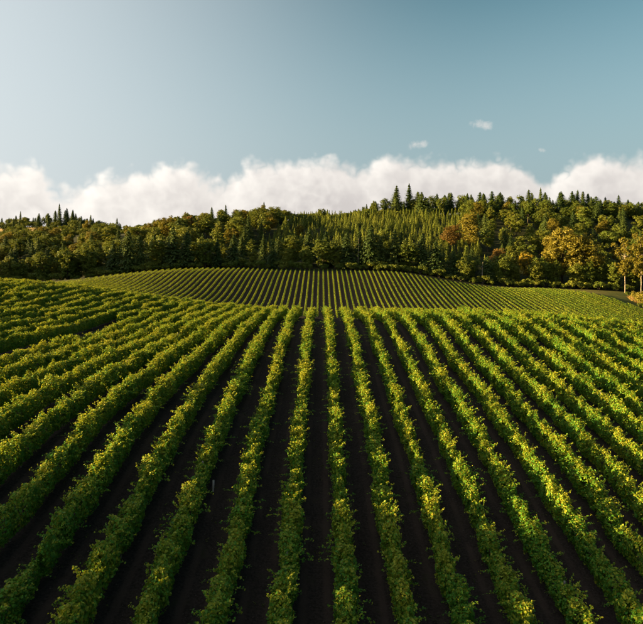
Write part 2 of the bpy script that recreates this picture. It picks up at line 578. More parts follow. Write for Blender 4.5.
ax_x = axis([(-9000, -3000, 1500), (-3000, -1000, 400), (-1000, -420, 60), (-420, -120, 8), (-120, 100, 2), (100, 420, 6), (420, 1000, 60), (1000, 3000, 400), (3000, 9000, 1500)])
ax_y = axis([(-6000, -1200, 1200), (-1200, -120, 120), (-120, 0, 8), (0, 150, 2), (150, 360, 3), (360, 820, 8), (820, 1400, 60), (1400, 3000, 300), (3000, 12000, 1500)])
tx, ty = np.meshgrid(ax_x, ax_y)
inside = (tx >= -418) & (tx <= 418) & (ty >= -118) & (ty <= 818)
tz = np.where(inside, ground_z(tx, ty), CAMZ - rbf_eval(tx, ty))
nx, ny = len(ax_x), len(ax_y)
idx = np.arange(nx * ny).reshape(ny, nx)
faces = np.stack([idx[:-1, :-1], idx[:-1, 1:], idx[1:, 1:], idx[1:, :-1]], -1).reshape(-1, 4)

# field outlines in plan
def far_top(X):                  # far edge of the far block
    return np.interp(X, [-112, -100, -80, -60, -40, 0, 40, 62, 85, 112, 130, 138, 150], [262, 278, 296, 312, 322, 333, 330, 320, 318, 322, 312, 296, 240])


def far_bot(X):
    return np.interp(X, [-112, -60, 0, 60, 150], [238, 228, 224, 226, 232])


soil = ((ty > -60) & (ty < 180) & (tx > -110) & (tx < 62)) | ((ty >= 100) & (ty < far_top(tx) + 1.5) & (tx > -112) & (tx < 148))
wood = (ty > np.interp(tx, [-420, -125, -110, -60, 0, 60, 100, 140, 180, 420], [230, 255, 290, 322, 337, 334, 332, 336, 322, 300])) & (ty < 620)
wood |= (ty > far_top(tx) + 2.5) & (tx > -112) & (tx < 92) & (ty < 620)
tmp = np.abs(tx - np.interp(ty, [236, 262, 300, 322], [150, 148, 150, 158]))
dry = ((np.hypot((tx - 158) / 9, (ty - 292) / 22) < 1) | ((ty > 622) & (ty < 668) & (tx < -262) & (tx > -350)))
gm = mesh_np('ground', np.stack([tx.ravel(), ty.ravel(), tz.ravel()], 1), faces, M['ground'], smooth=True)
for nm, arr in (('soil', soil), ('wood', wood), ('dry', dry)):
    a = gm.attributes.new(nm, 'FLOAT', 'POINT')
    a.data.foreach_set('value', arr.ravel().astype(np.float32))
tag(link('ground', gm), 'dark tilled soil and grass of the rolling land', kind='structure')

# ------------------------------------------------------------------ leaves
def leaves_np(pos, nrm, size, fold=0.25, up=None, aspect=0.9, r=None):
    """Folded six-point leaves: two quads each, hinged on the midrib."""
    r = r or rng
    n = len(pos)
    nrm = nrm / (np.linalg.norm(nrm, axis=1, keepdims=True) + 1e-9)
    ref = r.normal(size=(n, 3)) if up is None else up
    t = np.cross(nrm, ref); t /= np.linalg.norm(t, axis=1, keepdims=True) + 1e-9
    b = np.cross(nrm, t)
    s = np.asarray(size)[:, None]
    w = s * aspect
    def pt(a, l, h): return pos + b * (s * l) + t * (w * a) + nrm * (s * h)
    base, tip = pt(0, -0.5, 0), pt(0, 0.55, -0.08)
    r1, r2 = pt(0.52, -0.22, fold * 0.6), pt(0.36, 0.30, fold * 0.4)
    l1, l2 = pt(-0.52, -0.22, fold * 0.6), pt(-0.36, 0.30, fold * 0.4)
    v = np.stack([base, r1, r2, tip, l2, l1], 1).reshape(-1, 3)
    o = (np.arange(n) * 6)[:, None]
    f = np.concatenate([o + np.array([[0, 1, 2, 3]]), o + np.array([[0, 3, 4, 5]])], 0)
    return v, f


def quads_np(pos, nrm, size, aspect=0.7, long=None, bend=0.15):
    n = len(pos)
    nrm = nrm / (np.linalg.norm(nrm, axis=1, keepdims=True) + 1e-9)
    ref = rng.normal(size=(n, 3)) if long is None else long
    t = np.cross(nrm, ref); t /= np.linalg.norm(t, axis=1, keepdims=True) + 1e-9
    b = np.cross(t, nrm)
    s = np.asarray(size)[:, None] * 0.5
    j = lambda: 1 + rng.uniform(-0.3, 0.3, (n, 1))
    v = np.stack([pos - b * s * j() + nrm * s * bend, pos + t * s * aspect * j(), pos + b * s * j() - nrm * s * bend, pos - t * s * aspect * j()], 1).reshape(-1, 3)
    f = np.arange(n * 4).reshape(n, 4)
    return v, f


# ------------------------------------------------------------------ near vines: twelve plants, two metres of canopy each
VL = 2.0
def vine_mesh(seed, n=1150):
    r = np.random.default_rng(100 + seed)
    y = r.uniform(-VL / 2 - 0.34, VL / 2 + 0.34, n)
    ph = r.uniform(0, 6.28, 6)
    th = r.uniform(0, 2 * math.pi, n)
    bump = 0.15 * np.sin(y * 3.1 + ph[0]) + 0.11 * np.sin(y * 6.7 + ph[1]) + 0.07 * np.sin(th * 3 + y * 4 + ph[3])
    # cross-section: rounded box, narrow foot, wide shoulder
    zc, hz = 1.00, 0.76
    rad = np.sqrt(r.uniform(0.35, 1.0, n))
    cx, cz = np.cos(th), np.sin(th)
    sq = 1 / np.maximum(np.abs(cx), np.abs(cz)) ** 0.45
    zz = zc + hz * cz * rad * sq * (1 + 0.5 * bump) + bump * 0.6
    wide = 0.34 - 0.13 * np.clip((zz - 1.0) / 0.7, 0, 1) + bump * 0.55
    xx = wide * cx * rad * sq * 1.08 + 0.05 * np.sin(y * 2.2 + ph[2])
    pos = np.stack([xx, y, zz], 1)
    nrm = np.stack([cx * 1.1, r.normal(0, 0.35, n), cz + 0.35], 1) + r.normal(0, 0.75, (n, 3))
    size = r.uniform(0.07, 0.135, n)
    zz = pos[:, 2] = np.maximum(pos[:, 2], 0.10)
    endf = 1 - 0.75 * np.clip((np.abs(y) - VL / 2 + 0.12) / 0.46, 0, 1) ** 1.5      # the canopy thins out where it meets its neighbour
    pos[:, 0] *= endf; pos[:, 2] = 0.95 + (pos[:, 2] - 0.95) * (0.45 + 0.55 * endf)
    stems = []
    # shoots that break out of the hedge, with leaves along them
    for s in range(r.integers(17, 26)):
        y0 = r.uniform(-VL / 2, VL / 2)
        side = r.choice([-1, 1])
        topshoot = r.random() < 0.66
        p0 = np.array([side * r.uniform(0.0, 0.22), y0, r.uniform(1.25, 1.55) if topshoot else r.uniform(0.9, 1.45)])
        L = r.uniform(0.25, 0.80)
        dirv = np.array([side * r.uniform(0.0, 0.8), r.normal(0, 0.35), 1.0]) if topshoot else np.array([side * 1.0, r.normal(0, 0.35), r.uniform(0.0, 0.8)])
        dirv /= np.linalg.norm(dirv)
        droop = np.array([side * 0.25, 0, -0.30 if topshoot else -0.38])
        if not topshoot: L *= 0.95
        ts = np.linspace(0, 1, 9)
        path = p0 + np.outer(ts * L, dirv) + np.outer((ts * L) ** 2, droop)
        stems.append(tube_np(path[::2], np.linspace(0.006, 0.003, 5), 3))
        k = int(L * 34)
        ti = r.uniform(0.05, 1, k)
        pp = p0 + np.outer(ti * L, dirv) + np.outer((ti * L) ** 2, droop) + r.normal(0, 0.035, (k, 3))
        pos = np.concatenate([pos, pp])
        nrm = np.concatenate([nrm, r.normal(0, 0.6, (k, 3)) + [0, 0, 0.6]])
        size = np.concatenate([size, r.uniform(0.06, 0.12, k) * (1.1 - 0.35 * ti)])
    v, f = leaves_np(pos, nrm, size, r=r)
    tint = np.repeat(np.clip(r.normal(0.47, 0.30, len(pos)) + np.clip((pos[:, 2] - 1.25) * 0.55, 0, 0.36), 0, 1), 6)  # upper leaves yellower: some autumn turning, plus sunlight on the tops put into colour
    sv, sf = join_parts(stems)
    V = np.concatenate([v, sv]); Fc = np.concatenate([f, sf + len(v)])
    T = np.concatenate([tint, np.full(len(sv), 0.6)])
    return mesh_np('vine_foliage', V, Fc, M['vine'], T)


NV = 14
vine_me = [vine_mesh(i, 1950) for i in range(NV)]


def vine_trunk(seed):
    r = np.random.default_rng(300 + seed)
    parts = []
    p = [np.array([0, 0, -0.08])]
    for i in range(1, 6):
        p.append(np.array([r.normal(0, 0.02), r.normal(0, 0.03), i * 0.17]))
    parts.append(tube_np(p, [0.045, 0.04, 0.034, 0.032, 0.032, 0.036], 6))
    for s in (-1, 1):
        q = [p[-1], p[-1] + [0.01, s * 0.25, 0.05], p[-1] + [r.normal(0, 0.02), s * 0.6, 0.06], p[-1] + [0, s * 0.95, 0.05]]
        parts.append(tube_np(q, [0.03, 0.024, 0.02, 0.014], 5))
    v, f = join_parts(parts)
    return mesh_np('vine_trunk', v, f, M['vine_wood'], smooth=True)


trunk_me = [vine_trunk(i) for i in range(4)]
pv, pf = tube_np([(0, 0, -0.15), (0, 0, 0.6), (0, 0, 1.1), (0, 0, 1.5)], [0.045, 0.045, 0.044, 0.042], 8)
post_me = mesh_np('trellis_post', pv, [pf, np.array([[24, 25, 26, 27, 28, 29, 30, 31]])], M['post'], smooth=False)

ORD = ['zeroth', 'first', 'second', 'third', 'fourth', 'fifth', 'sixth', 'seventh', 'eighth', 'ninth', 'tenth', 'eleventh', 'twelfth', 'thirteenth', 'fourteenth', 'fifteenth',
       'sixteenth', 'seventeenth', 'eighteenth', 'nineteenth', 'twentieth', 'twenty-first', 'twenty-second', 'twenty-third', 'twenty-fourth', 'twenty-fifth', 'twenty-sixth']


def near_end(X):                 # where the near rows end beyond the crest
    return np.interp(X, [-70, -45, -25, -10, 0, 30, 60], [132, 140, 134, 116, 104, 104, 104])


vine_count = 0
for k2 in range(-51, 41, 2):
    k = k2 / 2
    X = rowx(k)
    y_start = max(11.0, abs(X) / 0.68 - 14.0 if X < 0 else X / 0.62 - 14.0)
    y_end = float(near_end(X))
    if k == -11.5:               # the wide bare alley, planted only at its far end
        y_start = 86.0
    if y_end - y_start < 4:
        continue
    if k == -11.5:
        lab, grp = 'short vine row filling the far end of the wide bare alley', 'vine rows on the shoulder beyond the alley'
    elif k < -11.5:
        lab = ORD[int(-11.5 - k)] + ' vine row beyond the wide bare alley, on the shoulder towards the dark woods'
        grp = 'vine rows on the shoulder beyond the alley'
    elif k < 0:
        lab = ORD[int(0.5 - k)] + ' green vine row from the straight middle alley, on the bare alley side'
        grp = 'vine rows of the near slope'
    else:
        lab = ORD[int(k + 0.5)] + ' yellow-topped vine row from the straight middle alley, on the gold oaks side'
        grp = 'vine rows of the near slope'
    rt = link('vine_row', None)
    rt.location = (X, y_start, gz(X, y_start))
    tag(rt, lab, 'vine row', grp)
    y = y_start + VL / 2
    i = 0
    wob = rng.uniform(0, 6.28, 3)
    while y < y_end:
        z = gz(X, y)
        slope = (gz(X, y + 1) - gz(X, y - 1)) / 2
        dx = 0.05 * math.sin(y * 0.31 + wob[0]) + rng.normal(0, 0.05)
        hs = 0.94 + 0.06 * math.sin(y * 0.42 + wob[1]) + 0.04 * math.sin(y * 1.13 + wob[2]) + rng.normal(0, 0.045) + (0.12 if rng.random() < 0.13 else 0)
        ws = 1.05 + 0.11 * math.sin(y * 0.55 + wob[2]) + rng.normal(0, 0.09)
        if rng.random() < 0.06:
            hs *= rng.uniform(0.72, 0.88); ws *= rng.uniform(0.6, 0.85)
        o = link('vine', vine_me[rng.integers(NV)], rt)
        flip = rng.random() < 0.5
        o.location = Vector((X + dx, y, z)) - rt.location
        o.rotation_euler = ((-1 if flip else 1) * math.atan(slope), 0, math.pi if flip else 0)
        o.scale = (ws, 1.02 * rng.uniform(0.98, 1.06), hs)
        if y < 44:
            t = link('trunk', trunk_me[rng.integers(4)], o)
        if i % 3 == 1 and y < 95:
            po = link('trellis_post', post_me, rt)
            po.location = Vector((X, y + VL / 2, gz(X, y + VL / 2))) - rt.location
        vine_count += 1
        i += 1
        y += VL
print('near vines', vine_count)

# ------------------------------------------------------------------ far rows: one mesh each, following the slope
nfar = 0
FARX = [-82, -45, -8, 8, 40, 75, 105]
FARZ = ['at its tapering end under the distant knoll', 'below the olive-brown crown', 'between the narrow firs and the middle alley', 'straight on from the middle alley', 'below the pale dead trunk',
        'where the field edge dips under the rust-brown tree', 'below the small yellow tree', 'beside the grassy strip by the golden oaks']
for k2 in range(-93, 125, 2):
    X = rowx(k2 / 2)
    ya, yb = float(far_bot(X)), float(far_top(X))
    ya = max(ya, 226)
    L = yb - ya
    if L < 8 or abs(X) / ya > 0.62:
        continue
    n = int(L * 44)
    y = rng.uniform(ya, yb, n)
    th = rng.uniform(0, 2 * math.pi, n)
    ph = rng.uniform(0, 6.28, 2)
    rad = np.sqrt(rng.uniform(0.45, 1, n))
    hz = 1 + 0.10 * np.sin(y * 0.9 + ph[0]) + 0.08 * np.sin(y * 2.3 + ph[1])
    xx = X + (0.35 + 0.05 * np.sin(y * 1.3 + ph[1])) * np.cos(th) * rad
    zz = ground_z(np.full(n, X), y) + 0.82 + 0.48 * np.sin(th) * rad * hz
    nrm = np.stack([np.cos(th), rng.normal(0, 0.3, n), np.sin(th) + 0.4], 1) + rng.normal(0, 0.4, (n, 3))
    base = np.array([X, ya, gz(X, ya)])
    v, f = quads_np(np.stack([xx, y, zz], 1) - base, nrm, rng.uniform(0.18, 0.38, n), 0.8)
    o = link('vine_row', mesh_np('far_vine_foliage', v, f, M['far_vine'], np.repeat(np.clip(rng.normal(0.5, 0.22, n), 0, 1), 4)))
    o.location = base
    tag(o, 'thin vine row on the far slope ' + FARZ[int(np.searchsorted(FARX, X))], 'vine row', 'vine rows on the far slope')
    nfar += 1
print('far rows', nfar)

# ------------------------------------------------------------------ trees
def conifer_mesh(seed, h, rmax, power=0.85, start=0.10, levels=34, per=8, droop=0.25, clump=0.8, ragged=0.25, mat='fir', cq=6):
    r = np.random.default_rng(500 + seed)
    pos, nrm, size, lng = [], [], [], []
    stubs = []
    for li in range(levels):
        t = start + (1 - start) * (li + r.uniform(-0.3, 0.3)) / levels
        t = min(max(t, start), 0.985)
        rr = rmax * (1 - t) ** power * min(1.0, 0.45 + (t - start) * 5)
        for b in range(per):
            a = r.uniform(0, 2 * math.pi)
            L = rr * (1 + r.uniform(-ragged, ragged)) + 0.12
            if r.random() < 0.08: L *= 1.25
            q = np.array([math.cos(a), math.sin(a)])
            for s in range(cq):
                u = (s + r.uniform(0.2, 1)) / cq
                z = t * h - droop * L * u + 0.10 * L * u * u * 1.5
                pos.append((q[0] * L * u + r.normal(0, 0.10), q[1] * L * u + r.normal(0, 0.10), z + r.normal(0, 0.12)))
                nrm.append((q[0] * 0.6 + r.normal(0, 0.45), q[1] * 0.6 + r.normal(0, 0.45), 0.8))
                lng.append((q[0], q[1], -droop + r.normal(0, 0.2)))
                size.append(clump * r.uniform(0.6, 1.25) * (0.45 + 0.55 * (1 - t)) * (1.1 - 0.35 * u))
            if li % 3 == 0 and b < 3:
                stubs.append(tube_np([(0, 0, t * h), (q[0] * L * 0.8, q[1] * L * 0.8, t * h - droop * L * 0.7)], [0.06, 0.02], 3))
    for s in range(30):
        z = h * r.uniform(0.93, 1.01)
        pos.append((r.normal(0, 0.10), r.normal(0, 0.10), z)); nrm.append(r.normal(0, 1, 3)); lng.append((0, 0, 1.0)); size.append(clump * 0.5)
    pos, nrm, lng, size = map(np.array, (pos, nrm, lng, size))
    v, f = quads_np(pos, nrm, size, 0.62, lng)
    tint = np.repeat(np.clip(r.normal(0.5, 0.2, len(pos)), 0, 1), 4)
    crown = mesh_np('conifer_crown', v, f, M[mat], tint)
    tv, tf = join_parts([tube_np([(0, 0, -0.6), (0, 0, h * 0.1), (0, 0, h * 0.5), (0, 0, h * 0.97)], [h * 0.016, h * 0.013, h * 0.008, 0.03], 7)] + stubs)
    return crown, mesh_np('conifer_trunk', tv, tf, M['bark'], smooth=True)


def broad_mesh(seed, h, w, base=0.18, lobes=22, per=190, leaf=0.5, mat='leaf_green', bark='bark', tall=1.0, flat=0.0):
    r = np.random.default_rng(900 + seed)
    parts, pos, nrm, size = [], [], [], []
    zc, hz = h * (base + (1 - base) * 0.52), h * (1 - base) * 0.46
    cs = []
    tries = 0
    while len(cs) < lobes and tries < 4000:
        tries += 1
        p = r.normal(size=3); p /= np.linalg.norm(p)
        q = r.uniform(0.30, 1.12) ** 0.6
        c = np.array([p[0] * w / 2 * q * 0.80, p[1] * w / 2 * q * 0.80, zc + p[2] * hz * q * 0.82])
        if c[2] < zc: c[:2] *= 0.9
        if all(np.linalg.norm(c - d) > w * 0.125 for d in cs): cs.append(c)
    top = np.array([0, 0, h * 0.72])
    trunk = [(0, 0, -0.6), (r.normal(0, 0.1), r.normal(0, 0.1), h * 0.15), (r.normal(0, 0.25), r.normal(0, 0.25), h * 0.42), (r.normal(0, 0.3), r.normal(0, 0.3), h * 0.75)]
    parts.append(tube_np(trunk, [h * 0.018, h * 0.013, h * 0.009, h * 0.003] if bark == 'bark' else [h * 0.011, h * 0.009, h * 0.007, h * 0.003], 8))
    for c in cs:
        rl = w * r.uniform(0.10, 0.195)
        z0 = min(max(c[2] - r.uniform(0.25, 0.5) * np.hypot(c[0], c[1]) - h * 0.06, h * 0.12), h * 0.7)
        k = z0 / h
        s = np.array([np.interp(k, [0.15, 0.42, 0.75], [trunk[1][0], trunk[2][0], trunk[3][0]]), np.interp(k, [0.15, 0.42, 0.75], [trunk[1][1], trunk[2][1], trunk[3][1]]), z0])
        parts.append(tube_np([s, (s + c) / 2 + [0, 0, -0.04 * h * r.random()], c], [h * 0.006, h * 0.0035, 0.03], 4))
        n = int(per * (rl / (w * 0.145)) ** 2)
        m_ = max(6, n // 24)                       # twig clumps on the shell of each bough
        sc_ = r.normal(size=(m_, 3)); sc_ /= np.linalg.norm(sc_, axis=1, keepdims=True)
        sq_ = rl * r.uniform(0.55, 1.12, m_)
        wch = r.integers(0, m_, n)
        p = sc_[wch] * sq_[wch][:, None] + r.normal(0, 0.17, (n, 3)) * rl * np.array([1, 1, 0.75])
        pos.append(c + p * [1, 1, 0.9])
        nrm.append(sc_[wch] + r.normal(0, 0.55, (n, 3)) + [0, 0, 0.35])
        size.append(leaf * r.uniform(0.6, 1.3, n))
    pos, nrm, size = np.concatenate(pos), np.concatenate(nrm), np.concatenate(size)
    v, f = quads_np(pos, nrm, size, 0.8)
    tint = np.repeat(np.clip(r.normal(0.5, 0.22, len(pos)), 0, 1), 4)
    crown = mesh_np('leafy_crown', v, f, M[mat], tint)
    tv, tf = join_parts(parts)
    return crown, mesh_np('tree_trunk', tv, tf, M[bark], smooth=True)


def bush_mesh(seed, h, w, mat='leaf_green', leaf=0.28, n=900):
    r = np.random.default_rng(1300 + seed)
    pos, nrm, stems = [], [], []
    for s in range(9):
        a = r.uniform(0, 6.28); rr = r.uniform(0, 0.38) * w
        c = np.array([math.cos(a) * rr, math.sin(a) * rr, h * r.uniform(0.30, 0.72)])
        rl = w * r.uniform(0.16, 0.27)
        p = r.normal(size=(n // 9, 3)); p /= np.linalg.norm(p, axis=1, keepdims=True)
        q = rl * r.uniform(0.4, 1.1, n // 9)[:, None] ** 0.6
        pos.append(c + p * q * [1, 1, h / w * 0.9]); nrm.append(p + r.normal(0, 0.5, (n // 9, 3)) + [0, 0, 0.3])
        stems.append(tube_np([(r.normal(0, 0.1), r.normal(0, 0.1), -0.25), c * [0.4, 0.4, 0.5], c], [0.05, 0.035, 0.015], 4))
    pos, nrm = np.concatenate(pos), np.concatenate(nrm)
    pos[:, 2] = np.maximum(pos[:, 2], 0.05)
    v, f = quads_np(pos, nrm, leaf * r.uniform(0.6, 1.3, len(pos)), 0.8)
    cm = mesh_np('bush_foliage', v, f, M[mat], np.repeat(np.clip(r.normal(0.5, 0.22, len(pos)), 0, 1), 4))
    sv, sf = join_parts(stems)
    return cm, mesh_np('bush_stems', sv, sf, M['bark'], smooth=True)


FIR = [conifer_mesh(i, 24, [6.0, 6.6, 5.4, 6.8, 6.2][i], [0.8, 0.7, 0.85, 0.72, 0.6][i], [0.03, 0.08, 0.02, 0.1, 0.04][i], 40, 13, 0.30, 1.7, 0.36) for i in range(5)]
YOUNG = [conifer_mesh(20 + i, 10, [3.7, 3.2, 4.0, 3.5][i], [1.1, 1.0, 1.2, 0.95][i], 0.01, 30, 11, 0.32, 0.95, 0.25, 'young', 5) for i in range(4)]
def low_conifer():
    me = conifer_mesh(29, 10, 3.1, 1.1, 0.01, 20, 8, 0.32, 1.15, 0.25, 'young', 3)[0]
    v = np.empty(len(me.vertices) * 3, np.float32); me.vertices.foreach_get('co', v)
    t = np.empty(len(me.vertices), np.float32); me.attributes['tint'].data.foreach_get('value', t)
    bpy.data.meshes.remove(me)
    v = v.reshape(-1, 3)
    return v, np.arange(len(v)).reshape(-1, 4), t


YOUNG_LOW = low_conifer()
EDGE = [broad_mesh(60 + i, 18, [12, 11, 13][i], -0.04, 36, 330, 0.52) for i in range(3)]
BROAD = [broad_mesh(i, 18, [12, 11, 14, 10, 13][i], [0.04, 0.06, 0.03, 0.08, 0.05][i], [30, 28, 34, 26, 32][i], 360, 0.48) for i in range(5)]
GOLD = [broad_mesh(10 + i, 19, [13, 11, 14][i], 0.06, [30, 26, 34][i], 350, 0.48, 'leaf_gold') for i in range(3)]
RUST = [broad_mesh(20 + i, 18, [12, 10][i], 0.12, 28, 330, 0.46, 'leaf_rust') for i in range(2)]
YEL = [broad_mesh(30, 8, 6, 0.1, 14, 160, 0.4, 'leaf_yellow')]
BIRCH = [broad_mesh(40 + i, 25, [9.5, 8.5][i], 0.20, [34, 30][i], 340, 0.46, 'leaf_gold', 'birch') for i in range(2)]
DOME = [broad_mesh(50, 14, 13, 0.12, 30, 230, 0.55, 'leaf_green')]
BUSH = [bush_mesh(i, 3.0, 3.6) for i in range(3)]
GBUSH = [bush_mesh(5 + i, 3.2, 4.0, 'leaf_gold') for i in range(2)]
ntree = 0


SKY = np.array([(-60, 219), (0, 217), (15, 216), (22, 213), (35, 217), (42, 211), (60, 206), (72, 210), (80, 216), (95, 219), (110, 222), (135, 224), (150, 222), (165, 216), (185, 213), (205, 212), (225, 206), (245, 210), (265, 204),
                (285, 209), (300, 212), (322, 212), (340, 213), (360, 208), (380, 196), (400, 187), (430, 190), (460, 189), (500, 192), (540, 190), (580, 191), (620, 197), (643, 202), (700, 206)])


def sky_cap(X, Y):                # the tallest a tree may stand under the wood's skyline
    y = np.interp(321.5 + F * X / Y, SKY[:, 0], SKY[:, 1])
    return max(4.5, CAMZ + (HZ - y) / F * Y - gz(X, Y))


def tree(name, kinds, X, Y, h, href, label, cat='tree', group=None, wide=1.0, crown='crown', stem='trunk', exact=False):
    global ntree
    c, t = kinds[rng.integers(len(kinds))]
    if Y > 380 and not exact:
        h = min(h, sky_cap(X, Y) * rng.uniform(0.82, 1.03))
    e = link(name, None)
    e.location = (X, Y, gz(X, Y))
    s = h / href
    a_ = rng.uniform(0.86, 1.16)
    e.scale = (s * wide * a_, s * wide / a_, s)
    e.rotation_euler = (rng.normal(0, 0.022), rng.normal(0, 0.022), rng.uniform(0, 6.28))
    link(crown, c, e)
    link(stem, t, e)
    tag(e, label, cat, group)
    ntree += 1
    return e


taken = []


def zone(X, Y):
    x = 321.5 + F * X / Y
    for lim, t in ((90, 'under the distant knoll'), (150, 'below the skyline saddle'), (200, 'below the olive-brown crown'), (245, 'below the narrow dark firs'), (310, 'below the tallest mid-wood fir'),
                   (375, 'below the dome tree'), (440, 'below the highest ridge fir'), (515, 'around the rust-brown tree'), (600, 'around the golden oak')):
        if x < lim: return t
    return 'behind the pale-trunked trees'


def tier(Y): return 'low' if Y < 400 else 'halfway up' if Y < 450 else 'high'


def free(X, Y, d):
    for a, b, r in taken:
        if (a - X) ** 2 + (b - Y) ** 2 < ((d + r) / 2) ** 2: return False
    taken.append((X, Y, d))
    return True


# singular trees read off the photograph: (kind, x, y_top, depth, name, label, wide)
special = [
    (GOLD, 19, 562, 226, 352, 'oak_tree', 'broad golden oak with a lumpy crown at the wood edge above the grass', 1.15),
    (GOLD, 19, 586, 232, 346, 'oak_tree', 'amber oak leaning its crown over the grass, next to the broad golden oak', 1.0),
    (BIRCH, 25, 625, 236, 322, 'birch_tree', 'tall slender gold-leaved tree with a bare pale trunk beside the dry grass', 1.0),
    (BIRCH, 25, 641, 233, 330, 'birch_tree', 'gold-leaved tall tree behind the shrubs by the dry grass', 1.05),
    (YEL, 8, 527, 251, 352, 'yellow_tree', 'small bright yellow tree in the shade under the golden oak', 0.9),
    (RUST, 18, 452, 222, 405, 'rust_tree', 'rust-brown broad tree among the conifers on the sunlit slope', 1.15),
    (GOLD, 19, 470, 212, 420, 'oak_tree', 'tall yellow-brown tree rising above the rust-brown one on the slope', 1.0),
    (RUST, 18, 498, 246, 372, 'rust_tree', 'low rust-coloured tree at the foot of the slope above the dark edge', 1.0),
    (DOME, 14, 322, 208, 505, 'dome_tree', 'round dome-shaped dark green tree alone on the skyline dip', 0.8),
    (FIR, 24, 60, 204, 690, 'fir_tree', 'tallest pointed fir on the distant knoll beside the dry clearing', 0.9),
    (FIR, 24, 67, 208, 690, 'fir_tree', 'second pointed fir on the distant knoll, beside the tallest', 0.9),
    (FIR, 24, 20, 211, 690, 'fir_tree', 'lone pointed fir above the dry clearing on the distant knoll', 0.8),
    (FIR, 24, 90, 215, 560, 'fir_tree', 'ragged dark fir at the foot of the distant knoll', 1.0),
    (FIR, 24, 117, 218, 470, 'fir_tree', 'dark layered fir standing alone in the skyline saddle', 1.1),
    (BROAD, 18, 106, 223, 480, 'broadleaf_tree', 'thin-crowned broad tree beside the layered fir in the skyline saddle', 0.8),
    (FIR, 24, 396, 185.5, 560, 'fir_tree', 'tall pointed fir topping the ridge above the young conifers', 1.35),
    (FIR, 24, 409, 184, 565, 'fir_tree', 'tall fir beside the highest fir of the ridge', 1.3),
    (FIR, 24, 212, 207, 470, 'fir_tree', 'narrow dark fir rising from the broadleaf wood, beside the gold-green trees', 0.8),
    (FIR, 24, 226, 205, 475, 'fir_tree', 'pointed dark fir topping the broadleaf skyline', 0.9),
    (FIR, 24, 264, 202, 490, 'fir_tree', 'tallest dark fir among the trees between saddle and dome tree', 1.0),
    (RUST, 18, 273, 207, 492, 'rust_tree', 'reddish-brown crown peeping out beside the tallest mid-wood fir', 0.6),
    (FIR, 24, 541, 188, 560, 'fir_tree', 'broad dark fir standing out on the ridge above the golden oak', 1.0),
    (FIR, 24, 577, 190, 560, 'fir_tree', 'pointed dark fir on the ridge above the amber oak', 0.9),
    (FIR, 24, 605, 197, 560, 'fir_tree', 'small-tipped fir on the low end of the ridge', 0.9),
    (FIR, 24, 619, 195, 560, 'fir_tree', 'slim fir on the ridge above the pale-trunked trees', 0.8),
    (GOLD, 19, 78, 240, 385, 'oak_tree', 'sunlit yellow-green tree in the wood under the distant knoll', 1.1),
    (GOLD, 19, 245, 222, 420, 'oak_tree', 'brown-gold round tree above the dark wood edge', 1.2),
    (RUST, 18, 188, 214, 440, 'rust_tree', 'olive-brown broad crown on the broadleaf skyline by the saddle', 1.25),
    (GOLD, 19, 300, 224, 430, 'oak_tree', 'gold-green broad tree left of the dome tree slope'.replace('left of', 'below'), 1.2),
]
for kinds, href, x, yt, d, nm, lab, wd in special:
    X, Y = px(x, 0, d)
    h = CAMZ + (HZ - yt) / F * d - gz(X, Y)
    h = max(5, min(h, 36))
    taken.append((X, Y, 6))
    tree(nm, kinds, X, Y, h, href, lab, 'tree', None, wd * min(1.0, 24 / h) if kinds is FIR else wd, exact=True)

# pale bare trunks
for x, yb, yt, d, lab in ((358, 268, 238, 352, 'pale dead trunk leaning slightly before the dark conifers'), (482, 281, 262, 346, 'pale bare trunk at the dark foot of the rust-coloured trees'),
                          (45, 280, 258, 345, 'thin pale bare trunk before the dark wood under the knoll')):
    X, Y = px(x, 0, d - 6)
    h = CAMZ + (HZ - yt) / F * (d - 6) - gz(X, Y)
    parts = [tube_np([(0, 0, -0.5), (0.1, 0, h * 0.4), (0.5, 0.1, h)], [0.26, 0.2, 0.06], 7)]
    for q in range(7):
        z = h * random.uniform(0.35, 0.95); a = random.uniform(0, 6.28); L = random.uniform(0.6, 1.8)
        parts.append(tube_np([(0.2, 0, z), (0.2 + L * math.cos(a), L * math.sin(a), z + random.uniform(-0.2, 0.7))], [0.05, 0.015], 4))
    v, f = join_parts(parts)
    o = link('dead_tree', mesh_np('dead_tree', v, f, M['dead'], smooth=True))
    o.location = (X, Y, gz(X, Y))
    tag(o, lab, 'dead tree')

# wood edge: a closed, shaded front of mixed trees, running on past the frame towards the sun
def edge_y(X):
    return float(np.interp(X, [-300, -180, -100, -60, 0, 40, 70, 110, 140, 170, 220], [292, 306, 318, 332, 344, 342, 340, 340, 338, 333, 318]))


def scatter(n, xr, yfun, dmin, fn, tries=6000):
    c = 0
    for _ in range(tries):
        if c >= n: break
        X = rng.uniform(*xr); Y = yfun(X)
        if not free(X, Y, dmin): continue
        fn(X, Y); c += 1
    return c


def edge_tree(X, Y):
    r = rng.random()
    hm = 17.5 + 2.0 * math.sin(X * 0.05)
    if -110 < X < 95 and r < 0.68:
        tree('fir_tree', FIR, X, Y, hm + rng.uniform(-2, 4), 24, 'shaded dark green conifer in the closed wood edge ' + zone(X, Y), 'tree', 'shaded trees along the wood edge', 1.25)
    else:
        tree('broadleaf_tree', EDGE, X, Y, hm + rng.uniform(-4, 2), 18, 'shaded dark broadleaf tree in the closed wood edge ' + zone(X, Y), 'tree', 'shaded trees along the wood edge', rng.uniform(0.85, 1.05))


scatter(56, (-215, 200), lambda X: edge_y(X) + rng.uniform(0, 6), 6.0, edge_tree)
scatter(46, (-230, 210), lambda X: edge_y(X) + rng.uniform(10, 22), 7.5, edge_tree)
